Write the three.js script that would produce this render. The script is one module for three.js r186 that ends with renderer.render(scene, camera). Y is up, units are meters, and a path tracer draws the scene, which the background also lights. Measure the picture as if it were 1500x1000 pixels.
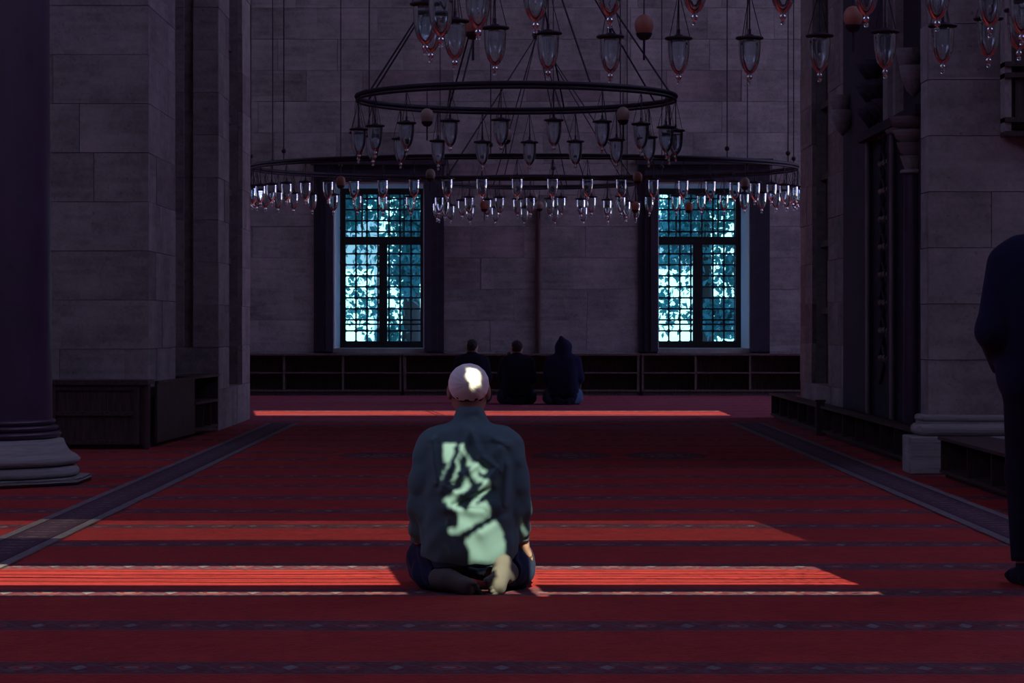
import * as THREE from 'three';
import { mergeGeometries, mergeVertices } from 'three/addons/utils/BufferGeometryUtils.js';
import { RoundedBoxGeometry } from 'three/addons/geometries/RoundedBoxGeometry.js';

// ---------------------------------------------------------------- camera, sky, sun, exposure
const scene = new THREE.Scene();
const FOCAL = 4000, EYE = 1.09;                       // long lens: focal length in pixels of a 1500 x 1000 frame; eye height in metres
const camera = new THREE.PerspectiveCamera(2 * Math.atan(500 / FOCAL) * 180 / Math.PI, 1.5, 0.1, 400);
camera.position.set(0, EYE, 0);
camera.lookAt(0, EYE, -10);
camera.setViewOffset(1500, 1000, 15, 26, 1500, 1000);  // rising lens: horizon a little above the middle
camera.updateProjectionMatrix();

const SKY = new THREE.Color().setRGB(1.3, 1.25, 2.5);
scene.background = SKY;

const ELEV = 33 * Math.PI / 180, AZ = 6 * Math.PI / 180, TAN_E = Math.tan(ELEV) / Math.cos(AZ), TAN_A = Math.tan(AZ);
const sunDir = new THREE.Vector3(Math.sin(AZ) * Math.cos(ELEV), Math.sin(ELEV), Math.cos(AZ) * Math.cos(ELEV));   // towards the sun
const sun = new THREE.DirectionalLight(new THREE.Color().setRGB(1, 0.93, 0.62), 11);
sun.target.position.set(0, 0, -16);
sun.position.copy(sunDir).multiplyScalar(80).add(sun.target.position);
sun.castShadow = true;
sun.shadow.radius = 0.12;
sun.shadow.mapSize.set(4096, 4096);
Object.assign(sun.shadow.camera, { left: -40, right: 40, top: 60, bottom: -60, near: 1, far: 240 });
scene.add(sun, sun.target);

const renderer = new THREE.WebGLRenderer({ antialias: true });
renderer.toneMapping = THREE.LinearToneMapping;
renderer.toneMappingExposure = 1.0;
renderer.shadowMap.enabled = true;

// ---------------------------------------------------------------- helpers
let seed = 20240611;
const rnd = () => { seed = (seed * 1664525 + 1013904223) >>> 0; return seed / 4294967296; };
const rr = (a, b) => a + (b - a) * rnd();
const V = (x, y, z) => new THREE.Vector3(x, y, z);
const rgb = (r, g, b) => new THREE.Color().setRGB(r, g, b);
const taken = {};
function numbered(n) { const k = taken[n] = (taken[n] ?? -1) + 1; return k ? `${n}_${String(k).padStart(3, '0')}` : n; }
function shade(o) { o.castShadow = true; o.receiveShadow = true; return o; }
function tag(o, label, category, group) { o.userData.label = label; o.userData.category = category; if (group) o.userData.group = group; return o; }
function thing(name, label, category, [x, y, z] = [0, 0, 0], turn = 0, group) {
  const o = new THREE.Group(); o.name = numbered(name); scene.add(o);
  o.position.set(x, y, z); o.rotation.y = turn;
  return tag(o, label, category, group);
}
function struct(name) { const o = new THREE.Group(); o.name = name; o.userData.kind = 'structure'; scene.add(o); return o; }
function part(name, geo, mat, parent, x = 0, y = 0, z = 0) {
  const m = shade(new THREE.Mesh(geo, mat)); m.name = name; m.position.set(x, y, z); parent.add(m); return m;
}
function dup(root, [x, y, z], turn = 0, label, group) {
  const r = root.clone(); r.name = numbered(root.name.replace(/_\d{3}$/, '')); r.userData = { ...root.userData }; scene.add(r);
  r.position.set(x, y, z); r.rotation.y = turn;
  if (label) r.userData.label = label;
  if (group) r.userData.group = group;
  return r;
}
// box with uv in metres (offset so that pieces do not repeat each other)
function box(w, h, d, ou = 0, ov = 0) {
  const g = new THREE.BoxGeometry(w, h, d), p = g.attributes.position, n = g.attributes.normal, uv = g.attributes.uv;
  for (let i = 0; i < p.count; i++) {
    const ax = Math.abs(n.getX(i)) > .5, ay = Math.abs(n.getY(i)) > .5;
    uv.setXY(i, (ax ? p.getZ(i) : p.getX(i)) + ou, (ay ? p.getZ(i) : p.getY(i)) + ov);
  }
  return g;
}
const boxAt = (x0, x1, y0, y1, z0, z1, ou, ov) => box(x1 - x0, y1 - y0, z1 - z0, ou, ov).translate((x0 + x1) / 2, (y0 + y1) / 2, (z0 + z1) / 2);
function rod(a, b, r, seg = 6) {
  const d = b.clone().sub(a), g = new THREE.CylinderGeometry(r, r, d.length(), seg);
  g.applyQuaternion(new THREE.Quaternion().setFromUnitVectors(V(0, 1, 0), d.clone().normalize()));
  return g.translate((a.x + b.x) / 2, (a.y + b.y) / 2, (a.z + b.z) / 2);
}
const lathe = (pts, seg = 24) => new THREE.LatheGeometry(pts.map(([r, y]) => new THREE.Vector2(r, y)), seg);
const plain = (g) => { const o = g.index ? g.toNonIndexed() : g; for (const k of Object.keys(o.attributes)) if (!['position', 'normal', 'uv'].includes(k)) o.deleteAttribute(k); return o; };
const merge = (gs) => mergeGeometries(gs.map(plain));

// value noise that tiles with the given period
function tileNoise(period, s) {
  const t = new Float32Array(period * period); let q = s * 7919 + 13;
  for (let i = 0; i < t.length; i++) { q = (q * 1664525 + 1013904223) >>> 0; t[i] = q / 4294967296; }
  const f = (x) => x * x * (3 - 2 * x), m = (i) => ((i % period) + period) % period;
  return (x, y) => {
    const xi = Math.floor(x), yi = Math.floor(y), u = f(x - xi), v = f(y - yi);
    const a = t[m(yi) * period + m(xi)], b = t[m(yi) * period + m(xi + 1)], c = t[m(yi + 1) * period + m(xi)], d = t[m(yi + 1) * period + m(xi + 1)];
    return (a + (b - a) * u) * (1 - v) + (c + (d - c) * u) * v;
  };
}
const toS = (v) => Math.round(255 * Math.min(1, Math.max(0, v <= .0031308 ? 12.92 * v : 1.055 * Math.pow(v, 1 / 2.4) - .055)));
function texture(w, h, fn, color, ru = 1, rv = 1) {
  const d = new Uint8Array(w * h * 4);
  for (let y = 0; y < h; y++) for (let x = 0; x < w; x++) {
    const c = fn((x + .5) / w, (y + .5) / h), k = (y * w + x) * 4;
    for (let j = 0; j < 3; j++) d[k + j] = color ? toS(c[j]) : Math.round(255 * Math.min(1, Math.max(0, c[j] ?? c)));
    d[k + 3] = 255;
  }
  const t = new THREE.DataTexture(d, w, h);
  t.wrapS = t.wrapT = THREE.RepeatWrapping; t.magFilter = THREE.LinearFilter; t.minFilter = THREE.LinearMipmapLinearFilter; t.generateMipmaps = true;
  if (color) t.colorSpace = THREE.SRGBColorSpace;
  t.repeat.set(ru, rv); t.needsUpdate = true; return t;
}

// ---------------------------------------------------------------- materials
const nA = tileNoise(8, 1), nB = tileNoise(32, 2), nC = tileNoise(128, 3), nD = tileNoise(64, 4);
// stone: streaky bedding lines along u, blotches, pits; one tile is 2.4 m
const stoneFn = (u, v) => {
  const bed = nD(u * 8 + nA(u * 8, v * 8) * .6, v * 64), blot = nA(u * 8, v * 8) * .6 + nB(u * 32, v * 32) * .4, fine = nC(u * 128, v * 128), pit = nC(u * 128 + 40, v * 128 + 9) > .93 ? 1 : 0;
  const big = nA(u * 4 + 3, v * 4 + 5), k = .62 + .34 * (blot - .5) + .3 * (big - .5) + .17 * (bed - .5) + .14 * (fine - .5) - .16 * pit;
  return [k, k * (.965 + .03 * blot), k * (.93 + .05 * (1 - blot))];
};
const stoneMap = texture(512, 512, stoneFn, true, 1 / 2.4, 1 / 2.4);
const stoneBump = texture(512, 512, (u, v) => { const k = stoneFn(u, v)[0]; return [k, k, k]; }, false, 1 / 2.4, 1 / 2.4);
const stone = (r, g, b) => new THREE.MeshStandardMaterial({ color: rgb(r, g, b), map: stoneMap, bumpMap: stoneBump, bumpScale: .006, roughness: .86 });
const M = {};
M.stones = [stone(.425, .375, .40), stone(.405, .355, .375), stone(.44, .39, .41), stone(.42, .365, .38), stone(.345, .27, .305)];
M.mortar = stone(.33, .29, .31);
M.plaster = stone(.5, .47, .45);
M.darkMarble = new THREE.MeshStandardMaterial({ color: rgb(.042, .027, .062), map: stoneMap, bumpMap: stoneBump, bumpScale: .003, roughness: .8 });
M.porphyry = new THREE.MeshStandardMaterial({ color: rgb(.085, .045, .1), map: stoneMap, bumpMap: stoneBump, bumpScale: .002, roughness: .42 });
M.baseStone = stone(.42, .42, .43);
M.redPanel = new THREE.MeshStandardMaterial({ color: rgb(.10, .028, .03), map: stoneMap, roughness: .75 });
const woodFn = (u, v) => { const g = nD(u * 64, v * 6 + nA(u * 8, v * 8)), f = nC(u * 128, v * 16); const k = .55 + .5 * (g - .5) + .25 * (f - .5); return [k, k * .9, k * .82]; };
const woodMap = texture(256, 256, woodFn, true, 1 / .8, 1 / .8);
M.wood = new THREE.MeshStandardMaterial({ color: rgb(.085, .05, .062), map: woodMap, roughness: .6 });
M.paleWood = new THREE.MeshStandardMaterial({ color: rgb(.2, .14, .15), map: woodMap, roughness: .6 });
M.iron = new THREE.MeshStandardMaterial({ color: rgb(.02, .013, .03), roughness: .6, metalness: .3 });
M.ironGrille = new THREE.MeshStandardMaterial({ color: rgb(.022, .03, .036), roughness: .6, metalness: .3 });
M.glass = new THREE.MeshPhysicalMaterial({ color: rgb(.88, .975, 1), roughness: .02, transmission: 1, thickness: .003, ior: 1.48 });
M.glassBead = new THREE.MeshPhysicalMaterial({ color: rgb(.97, .99, 1), roughness: .02, transmission: 1, thickness: .02, ior: 1.5 });
M.pane = new THREE.MeshPhysicalMaterial({ color: rgb(.5, .8, .86), roughness: .03, transmission: 1, thickness: 0, ior: 1.5 });
M.egg = new THREE.MeshStandardMaterial({ color: rgb(.32, .23, .19), roughness: .55 });
M.eggRed = new THREE.MeshStandardMaterial({ color: rgb(.34, .14, .1), roughness: .55 });
M.whiteWall = new THREE.MeshStandardMaterial({ color: rgb(.82, .84, .84), roughness: .9 });
M.ground = new THREE.MeshStandardMaterial({ color: rgb(.5, .5, .48), roughness: .95 });
M.leaf = new THREE.MeshPhysicalMaterial({ color: rgb(.12, .5, .44), roughness: .9, transmission: .35, thickness: 0, side: THREE.DoubleSide });
M.blockerLeaf = new THREE.MeshStandardMaterial({ color: rgb(.06, .1, .05), roughness: .9, side: THREE.DoubleSide });
M.bark = new THREE.MeshStandardMaterial({ color: rgb(.16, .12, .09), roughness: .95 });
// ---------------------------------------------------------------- ashlar: single blocks on a wall face
// face: origin o (bottom left of the face), unit vectors u (along), n (outwards); width, courses [y0, y1, ...]; holes [[u0,u1,y0,y1]]
function ashlar(parent, o, u, n, width, courses, len, holes = [], thick = .05, tones = M.stones) {
  const turn = new THREE.Matrix4().makeBasis(u, V(0, 1, 0), n);
  courses.slice(0, -1).forEach((y0, row) => {
    const y1 = courses[row + 1];
    let spans = [[0, width]];
    for (const [a, b, c, d] of holes) if (c < y1 - .02 && d > y0 + .02) spans = spans.flatMap(([p, q]) => (b <= p || a >= q) ? [[p, q]] : [[p, a], [b, q]].filter(([s, t]) => t - s > .03));
    for (const [p, q] of spans) {
      let at = p, first = true;
      while (q - at > .01) {
        let l = len * rr(.75, 1.3) * (first && row % 2 ? .55 : 1); first = false;
        if (q - at - l < len * .4) l = q - at;
        const jut = rr(-.004, .005), g = box(l - .005, y1 - y0 - .005, thick, rr(0, 9), rr(0, 9)).translate(at + l / 2, (y0 + y1) / 2, -thick / 2 + jut);
        const m = part('stone_block', g.applyMatrix4(turn), tones[Math.min(tones.length - 1, Math.floor(rnd() * rnd() * 1.25 * tones.length))], parent, o.x, o.y, o.z);
        at += l;
      }
    }
  });
}
const coursesTo = (top, h, must = [], from = 0) => {           // course lines from..top near height h that also hit the lines in must
  const marks = [from, ...must.filter((m) => m > from && m < top).sort((a, b) => a - b), top], out = [from];
  for (let i = 1; i < marks.length; i++) { const k = Math.max(1, Math.round((marks[i] - marks[i - 1]) / h)); for (let j = 1; j <= k; j++) out.push(marks[i - 1] + (marks[i] - marks[i - 1]) * j / k); }
  return out;
};

// ---------------------------------------------------------------- hall shell
const HX0 = -13, HX1 = 14, REAR = 2, BACK = -42, TOP = 26;
// window openings of the back wall: centre x, half width of the opening, half width of the dark surround
const WIN = [{ x: -1.89, hw: .705, fw: 1.0 }, { x: 3.11, hw: .72, fw: 1.01 }];
const WY0 = .66, WY1 = 3.27, SURROUND_TOP = 3.55, WALL_T = 1.9;
{
  const w = struct('wall_back');
  const xs = [HX0 - 1, WIN[0].x - WIN[0].hw, WIN[0].x + WIN[0].hw, WIN[1].x - WIN[1].hw, WIN[1].x + WIN[1].hw, HX1 + 1];
  const z1 = BACK - .05, z0 = BACK - WALL_T;
  const core = [boxAt(xs[0], xs[1], 0, TOP, z0, z1), boxAt(xs[2], xs[3], 0, TOP, z0, z1), boxAt(xs[4], xs[5], 0, TOP, z0, z1)];
  for (const k of [1, 3]) { core.push(boxAt(xs[k], xs[k + 1], 0, WY0, z0, z1)); core.push(boxAt(xs[k], xs[k + 1], WY1, TOP, z0, z1)); }
  part('wall_core', merge(core), M.mortar, w);
  ashlar(w, V(-4.9, 0, BACK), V(1, 0, 0), V(0, 0, 1), 10.6, coursesTo(6.9, .47, [WY0, SURROUND_TOP]), 1.15,
    WIN.map((q) => [q.x - q.fw + 4.9, q.x + q.fw + 4.9, 0, SURROUND_TOP]));
  part('drain_pipe', rod(V(.555, .62, BACK + .03), V(.555, 2.85, BACK + .03), .042, 10), M.redPanel, w);
  part('cable', rod(V(1.93, 3.0, BACK + .02), V(1.93, 6.9, BACK + .02), .008, 5), M.iron, w);
}
WIN.forEach((q, i) => {
  const w = struct(`window_${i + 1}`), z = BACK;
  // dark moulded stone surround, three steps
  [[q.fw, .3, .03], [q.fw - .1, .2, .075], [q.fw - .19, .105, .115]].forEach(([hw, wd, zz]) => {
    const t = SURROUND_TOP - (q.fw - hw) * .95;
    const b = [boxAt(q.x - hw, q.x - hw + wd, WY0, t, z - .06, z + zz), boxAt(q.x + hw - wd, q.x + hw, WY0, t, z - .06, z + zz), boxAt(q.x - hw + wd, q.x + hw - wd, t - wd * .93, t, z - .06, z + zz)];
    part('surround_step', merge(b), M.darkMarble, w);
  });
  part('cornice', boxAt(q.x - q.fw - .04, q.x + q.fw + .04, SURROUND_TOP - .02, SURROUND_TOP + .07, z - .06, z + .17), M.darkMarble, w);
  part('sill', boxAt(q.x - q.hw, q.x + q.hw, WY0 - .02, WY0 + .05, z - WALL_T, z + .02), M.plaster, w);
  // pale reveals of the deep opening
  part('reveal', boxAt(q.x - q.hw - .01, q.x - q.hw + .025, WY0, WY1, z - WALL_T + .02, z - .02), M.whiteWall, w);
  part('reveal', boxAt(q.x + q.hw - .025, q.x + q.hw + .01, WY0, WY1, z - WALL_T + .02, z - .02), M.whiteWall, w);
  part('reveal', boxAt(q.x - q.hw + .025, q.x + q.hw - .025, WY1 - .03, WY1 + .01, z - WALL_T + .02, z - .02), M.whiteWall, w);
  // wooden window: frame, transom, two casements
  const f = z - 1.5, a = q.x - q.hw + .025, b = q.x + q.hw - .025, y0 = WY0 + .05, y1 = WY1 - .03, tr = 2.38;
  const bar = (n, x0, x1, yy0, yy1, d = .07) => part(n, boxAt(x0, x1, yy0, yy1, f - d / 2, f + d / 2), M.wood, w);
  bar('window_frame', a, a + .05, y0, y1, .1); bar('window_frame', b - .05, b, y0, y1, .1);
  bar('window_frame', a + .05, b - .05, y1 - .06, y1, .1); bar('window_frame', a + .05, b - .05, y0, y0 + .06, .1);
  bar('transom', a + .05, b - .05, tr, tr + .06, .12);
  bar('mullion', q.x - .03, q.x + .03, y0 + .06, tr, .1);
  for (const [x0, x1, yy0, yy1] of [[a + .05, q.x - .03, y0 + .06, tr], [q.x + .03, b - .05, y0 + .06, tr], [a + .05, b - .05, tr + .06, y1 - .06]]) {
    const s = merge([boxAt(x0, x0 + .035, yy0, yy1, f - .03, f + .03), boxAt(x1 - .035, x1, yy0, yy1, f - .03, f + .03), boxAt(x0 + .035, x1 - .035, yy0, yy0 + .035, f - .03, f + .03), boxAt(x0 + .035, x1 - .035, yy1 - .035, yy1, f - .03, f + .03)]);
    part('sash', s, M.wood, w);
    part('pane', boxAt(x0 + .02, x1 - .02, yy0 + .02, yy1 - .02, f - .003, f + .003), M.pane, w);
  }
  for (const dx of [-.23, .23]) bar('glazing_bar', q.x + dx * 1.45 - .012, q.x + dx * 1.45 + .012, tr + .06, y1 - .06, .03);
  for (const dy of [.9, 1.55, 2.1]) part('espagnolette_knob', new THREE.SphereGeometry(.028, 10, 8), M.wood, w, a + .02, y0 + dy - .2, f + .12);
  part('espagnolette_rod', rod(V(a + .02, y0 + .02, f + .1), V(a + .02, y1 - .1, f + .1), .012, 6), M.wood, w);
  // wrought iron grille outside, bars with knots at the crossings
  const gz = z - WALL_T + .25, step = .176, vx = [], hy = [];
  for (let x = q.x - step * 3.5; x <= q.x + step * 3.5 + .01; x += step) vx.push(x);
  for (let y = y0 + .09; y < y1; y += step) hy.push(y);
  hy.push(y0 + .09 + step * 1.6);
  for (const x of vx) part('grille_bar', rod(V(x, y0 - .03, gz), V(x, y1, gz), .015, 6), M.ironGrille, w);
  for (const y of hy) part('grille_bar', rod(V(q.x - q.hw, y, gz), V(q.x + q.hw, y, gz), .015, 6), M.ironGrille, w);
  const kn = new THREE.SphereGeometry(.03, 8, 6), ks = [];
  for (const x of vx) for (const y of hy.slice(0, -1)) ks.push(kn.clone().translate(x, y, gz));
  const k = part('grille_knots', merge(ks), M.ironGrille, w); k.userData.kind = 'stuff';
});

// side walls with tall clerestory openings (out of the frame), a low window beside the back wall, ceiling
function pierced(name, axis, at, t, a0, a1, holes, mat) {   // wall slab along x or z with rectangular holes [[a0,a1,y0,y1]]
  const cuts = [...new Set([a0, a1, ...holes.flatMap((h) => [h[0], h[1]])])].sort((p, q) => p - q), gs = [];
  for (let i = 0; i + 1 < cuts.length; i++) {
    const m = (cuts[i] + cuts[i + 1]) / 2, hs = holes.filter((h) => h[0] < m && h[1] > m).sort((p, q) => p[2] - q[2]); let y = 0;
    for (const h of [...hs, [0, 0, TOP, TOP]]) { if (h[2] - y > 1e-4) gs.push(axis === 'x' ? boxAt(cuts[i], cuts[i + 1], y, h[2], at, at + t) : boxAt(at, at + t, y, h[2], cuts[i], cuts[i + 1])); y = h[3]; }
  }
  const w = struct(name); part('wall_core', merge(gs), mat, w); return w;
}
const clere = [-36, -28, -20, -12, -4.5].map((z) => z > -15 ? [z - 3, z + 3, 9, 18] : [z - 2, z + 2, 11, 17]);
const wl = pierced('wall_left', 'z', HX0 - 1, 1, BACK, REAR, [...clere, [-41.4, -38.4, .8, 8]], M.plaster);
const clereR = [-36.5, -28, -21, -13, -5].map((z) => z > -18 ? [z - 3, z + 3, 9, 18] : [z - 3.2, z + 3.2, 10.5, 21]);
const wr = pierced('wall_right', 'z', HX1, 1, BACK, REAR, [...clereR, [-41.4, -33.5, .8, 9.5]], M.plaster);
for (const [w, x, list] of [[wl, HX0 - .5, clere], [wr, HX1 + .5, clereR]]) for (const [z0, z1, y0, y1] of list) {
  for (let k = 1; k < 3; k++) part('mullion', boxAt(x - .08, x + .08, y0, y1, z0 + (z1 - z0) * k / 3 - .08, z0 + (z1 - z0) * k / 3 + .08), M.plaster, w);
  part('transom', boxAt(x - .08, x + .08, (y0 + y1) / 2 - .08, (y0 + y1) / 2 + .08, z0, z1), M.plaster, w);
}
{ const c = struct('ceiling'); part('ceiling_slab', boxAt(HX0 - 1, HX1 + 1, TOP, TOP + .6, BACK - WALL_T, REAR + .6), M.plaster, c); }

// rear wall behind the camera: sun windows in three tiers; sill and head follow from where the light lands on the carpet
const RT = .3, hSill = (d) => (d + REAR) * TAN_E, hHead = (d) => (d + REAR + RT) * TAN_E, shiftX = (d) => (d + REAR) * TAN_A;
const tierA = [[-3.35, -.41, 10.98, 12.28], [-.41, .12, 10.9, 12.28], [.12, 1.5, 10.98, 12.28], [-.24, .04, 12.2, 12.9]].map(([x0, x1, d0, d1]) => [x0 + shiftX(11.6), x1 + shiftX(11.6), hSill(d0), hHead(d1)]);
const tierB = [[-3.2, 1.5, 13.75, 15.1]].map(([x0, x1, d0, d1]) => [x0 + shiftX(14.4), x1 + shiftX(14.4), hSill(d0), hHead(d1)]);
const tierC = [[-3.02, 3.1, 32.4, 34.2]].map(([x0, x1, d0, d1]) => [x0 + shiftX(33.4), x1 + shiftX(33.4), hSill(d0), hHead(d1)]);
{
  const w = pierced('wall_rear', 'x', REAR, RT, HX0 - 1, HX1 + 1, [...tierA, ...tierB, ...tierC], M.plaster);
  const slat = (x0, x1, ya, yb) => part('sun_blocking_slat', boxAt(x0, x1, ya, yb, REAR + .02, REAR + .06), M.paleWood, w);  // slats added to cut and dim the sun stripes on the carpet
  for (const k of [0, 2]) {
    const [x0, x1] = tierA[k];
    slat(x0, x1, hSill(11.14), hSill(11.42));
  }
  for (let y = tierB[0][2] + .02; y < tierB[0][3]; y += .034) part('sun_blocking_slat', boxAt(tierB[0][0], tierB[0][1], y, y + .0238, REAR + .03, REAR + .036), M.paleWood, w);
  for (let y = tierC[0][2] + .02; y < tierC[0][3]; y += .3) slat(tierC[0][0], tierC[0][1], y, y + .05);
}

// ---------------------------------------------------------------- carpet
const CARPET = [.35, .029, .025];
const pile = (u, v) => .86 + .2 * (nC(u * 128, v * 128) - .5) + .22 * (nB(u * 32, v * 32) - .5) + .16 * (nA(u * 8, v * 8) - .5);
// one woven motif strip: s along (0..1 per period of 0.335 m), t across (0..1)
function motif(s, t) {
  const x = s - Math.floor(s), y = (t - .5) * 2, edge = Math.abs(y);
  if (edge > .93) return 3;                                                     // thin outer line
  if (edge > .86) return 1;
  const cx = Math.min(x, 1 - x) * 2;                                            // distance from the cross ornament
  const star = Math.abs(cx * 2.6) + Math.abs(y * 1.1); if (star < .42) return 4; if (star < .58) return 1;
  const ex = (x - .5) * 3.1, ov = Math.sqrt(ex * ex + y * y * 2.1);
  if (ov < .22) return 4; if (ov < .38) return 0; if (ov < .52) return 3; if (ov < .62) return 1;
  if (Math.abs(y - .42 * Math.sin(x * Math.PI * 4)) < .12) return 2;
  if (Math.hypot((x * 6 % 1) - .5, (Math.abs(y) - .62) * 1.6) < .26) return 2;
  return 1;
}
const dyes = [[.24, .025, .026], [.14, .031, .045], [.115, .075, .09], [.2, .1, .1], [.2, .18, .2]];
const PER = 1.21, BANDW = .32;
const carpetMap = texture(768, 1024, (u, v) => {        // 1.005 m x 1.21 m, v grows away from the camera
  const k = pile(u, v), b = (v - .5) * PER / BANDW;
  const c = Math.abs(b) < .5 ? dyes[motif(u * 3, b + .5)] : CARPET;
  return c.map((q) => q * k);
}, true);
const carpetBump = texture(256, 256, (u, v) => { const k = .5 + .5 * (nC(u * 128, v * 128) - .5) + .3 * (nB(u * 32, v * 32) - .5); return [k, k, k]; }, false, 1, 1);
const carpetMat = (map) => new THREE.MeshPhysicalMaterial({ map, bumpMap: carpetBump, bumpScale: .006, roughness: .85, specularIntensity: .3, sheen: .25, sheenRoughness: .45, sheenColor: rgb(.5, .4, .8) });
M.carpet = carpetMat(carpetMap);
function carpetField(x0, x1, d0, d1) {                 // gently uneven pile: real, low ripples across the hall
  const nx = Math.ceil((x1 - x0) / .3), nz = Math.ceil((d1 - d0) / .036), g = new THREE.PlaneGeometry(1, 1, nx, nz), p = g.attributes.position, uv = g.attributes.uv;
  for (let i = 0; i < p.count; i++) {
    const x = x0 + (p.getX(i) + .5) * (x1 - x0), d = d0 + (p.getY(i) + .5) * (d1 - d0);
    const rip = .004 * (nA(d * 2.3 + .3 * Math.sin(x * .7), x * .35) - .5) + .0055 * (nB(d * 8 + .6 * Math.sin(x * .9), x * .9) - .5);
    p.setXYZ(i, x, rip, -d); uv.setXY(i, x / 1.005, (d - 8.65) / PER + .5);
  }
  g.computeVertexNormals(); return g;
}
const medMap = texture(1024, 512, (u, v) => {          // wide medallion band, 3.2 m x 1.6 m
  const k = pile(u, v), x = ((u * 4) % 1 - .5) * 2, y = (v - .5) * 2, r = Math.hypot(x * 1.1, y * 1.15), a = Math.atan2(y, x);
  let c = CARPET;
  if (r < .95 + .05 * Math.cos(a * 12)) c = dyes[1];
  if (r < .82 && Math.cos(a * 8 + r * 9) > .1) c = dyes[2];
  if (r < .55) c = Math.cos(a * 6) * Math.cos(r * 22) > .25 ? dyes[4] : dyes[1];
  if (r < .18) c = dyes[3];
  return c.map((q) => q * k);
}, true);
const bordMap = texture(256, 512, (u, v) => {          // side runner .33 m x .66 m
  const k = pile(u, v), e = Math.abs(u - .5) * 2;
  let c = dyes[1];
  if (e > .7) c = [.19, .165, .18]; else if (e > .62) c = [.04, .02, .035];
  else { const m = motif(v * 2, u * .82 + .09), z = ((v * 12) % 1); c = m > 2 ? [.17, .115, .13] : z < .25 ? [.045, .025, .04] : [.095, .05, .07]; }
  return c.map((q) => q * k);
}, true);
M.medallion = carpetMat(medMap); M.border = carpetMat(bordMap);
{
  const f = struct('floor');
  part('floor_slab', boxAt(HX0 - 1, HX1 + 1, -.4, -.012, BACK - WALL_T, REAR + RT), M.mortar, f);
  part('carpet', carpetField(-9, 9, -1.9, 21.9), M.carpet, f);
  part('carpet', carpetField(-9, 9, 23.3, 42), M.carpet, f);
  for (const [x0, x1] of [[-9, -1.4], [1.75, 9]]) part('carpet', carpetField(x0, x1, 21.9, 23.3), M.carpet, f);
  { const g = carpetField(-1.4, 1.75, 21.9, 23.3), p = g.attributes.position, uv = g.attributes.uv; for (let i = 0; i < p.count; i++) uv.setXY(i, (p.getX(i) + 1.4) / 3.15, (-p.getZ(i) - 21.9) / 1.4); part('carpet_medallion_band', g, M.medallion, f); }
  for (const [x0, x1] of [[-2.55, -2.22], [2.5, 2.85]]) {
    const g = new THREE.PlaneGeometry(x1 - x0, 31.6, 1, 1).rotateX(-Math.PI / 2), uv = g.attributes.uv;
    for (let i = 0; i < 4; i++) uv.setY(i, uv.getY(i) * 31.6 / .66);
    part('carpet_border', box(x1 - x0, .004, 31.6).translate(0, -.0035, 0), M.mortar, f, (x0 + x1) / 2, .0085, -14.0);
    part('carpet_border', g, M.border, f, (x0 + x1) / 2, .0095, -14.0);
  }
}
const PIER_TOP = TOP - .02;
// ---------------------------------------------------------------- piers, columns
function pierBlock(p, x0, x1, z0, z1, top, faces, courses, len, tones) {   // core + veneer of single blocks; z1 nearer the camera
  part('core', boxAt(x0 + .05, x1 - .05, 0, top, z0 + .05, z1 - .05), M.mortar, p);
  if (faces.includes('f')) ashlar(p, V(x0, 0, z1), V(1, 0, 0), V(0, 0, 1), x1 - x0, courses, len, [], .05, tones);
  if (faces.includes('r')) ashlar(p, V(x1, 0, z1 - .001), V(0, 0, -1), V(1, 0, 0), z1 - z0 - .002, courses, len, [], .05, tones);
  if (faces.includes('l')) ashlar(p, V(x0, 0, z0 + .001), V(0, 0, 1), V(-1, 0, 0), z1 - z0 - .002, courses, len, [], .05, tones);
}
{ // left pier, front part with its plain side
  const p = thing('stone_pier', 'broad pale ashlar pier behind the dark round column, low cabinet at its foot', 'pier');
  pierBlock(p, -6.5, -3.12, -26.1, -24.12, PIER_TOP, 'fr', coursesTo(5.2, .42), .95);
}
{ // left pier, set back part with a red panelled slot in its side
  const p = thing('stone_pier', 'ashlar pier with dark red slot beside the left window wall', 'pier');
  const c = coursesTo(5.6, .45, [.42]);
  part('core', boxAt(-6.5, -3.14, 0, PIER_TOP, -31.25, -27.8), M.mortar, p);
  part('core', merge([boxAt(-3.14, -2.93, 0, .42, -30.3, -28.85), boxAt(-3.14, -2.93, 0, PIER_TOP, -28.85, -27.8), boxAt(-3.14, -2.93, 0, PIER_TOP, -31.25, -30.3)]), M.mortar, p);
  ashlar(p, V(-6.5, 0, -27.76), V(1, 0, 0), V(0, 0, 1), 3.62, c, .9, [[3.27, 3.36, .9, 5.6]]);
  ashlar(p, V(-2.88, 0, -27.762), V(0, 0, -1), V(1, 0, 0), 3.5, c, 1.0, [[1.09, 2.54, .42, 5.6]]);
  part('slot_panel', boxAt(-3.14, -3.04, .42, 9, -30.3, -28.85), M.redPanel, p);
  for (const y of [1.1, 1.75, 2.5, 3.3, 4.1]) part('panel_rail', boxAt(-3.05, -3.0, y, y + .07, -30.3, -28.85), M.wood, p);
  part('panel_stile', boxAt(-3.05, -2.98, .42, 9, -29.1, -28.85), M.wood, p);
}
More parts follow.
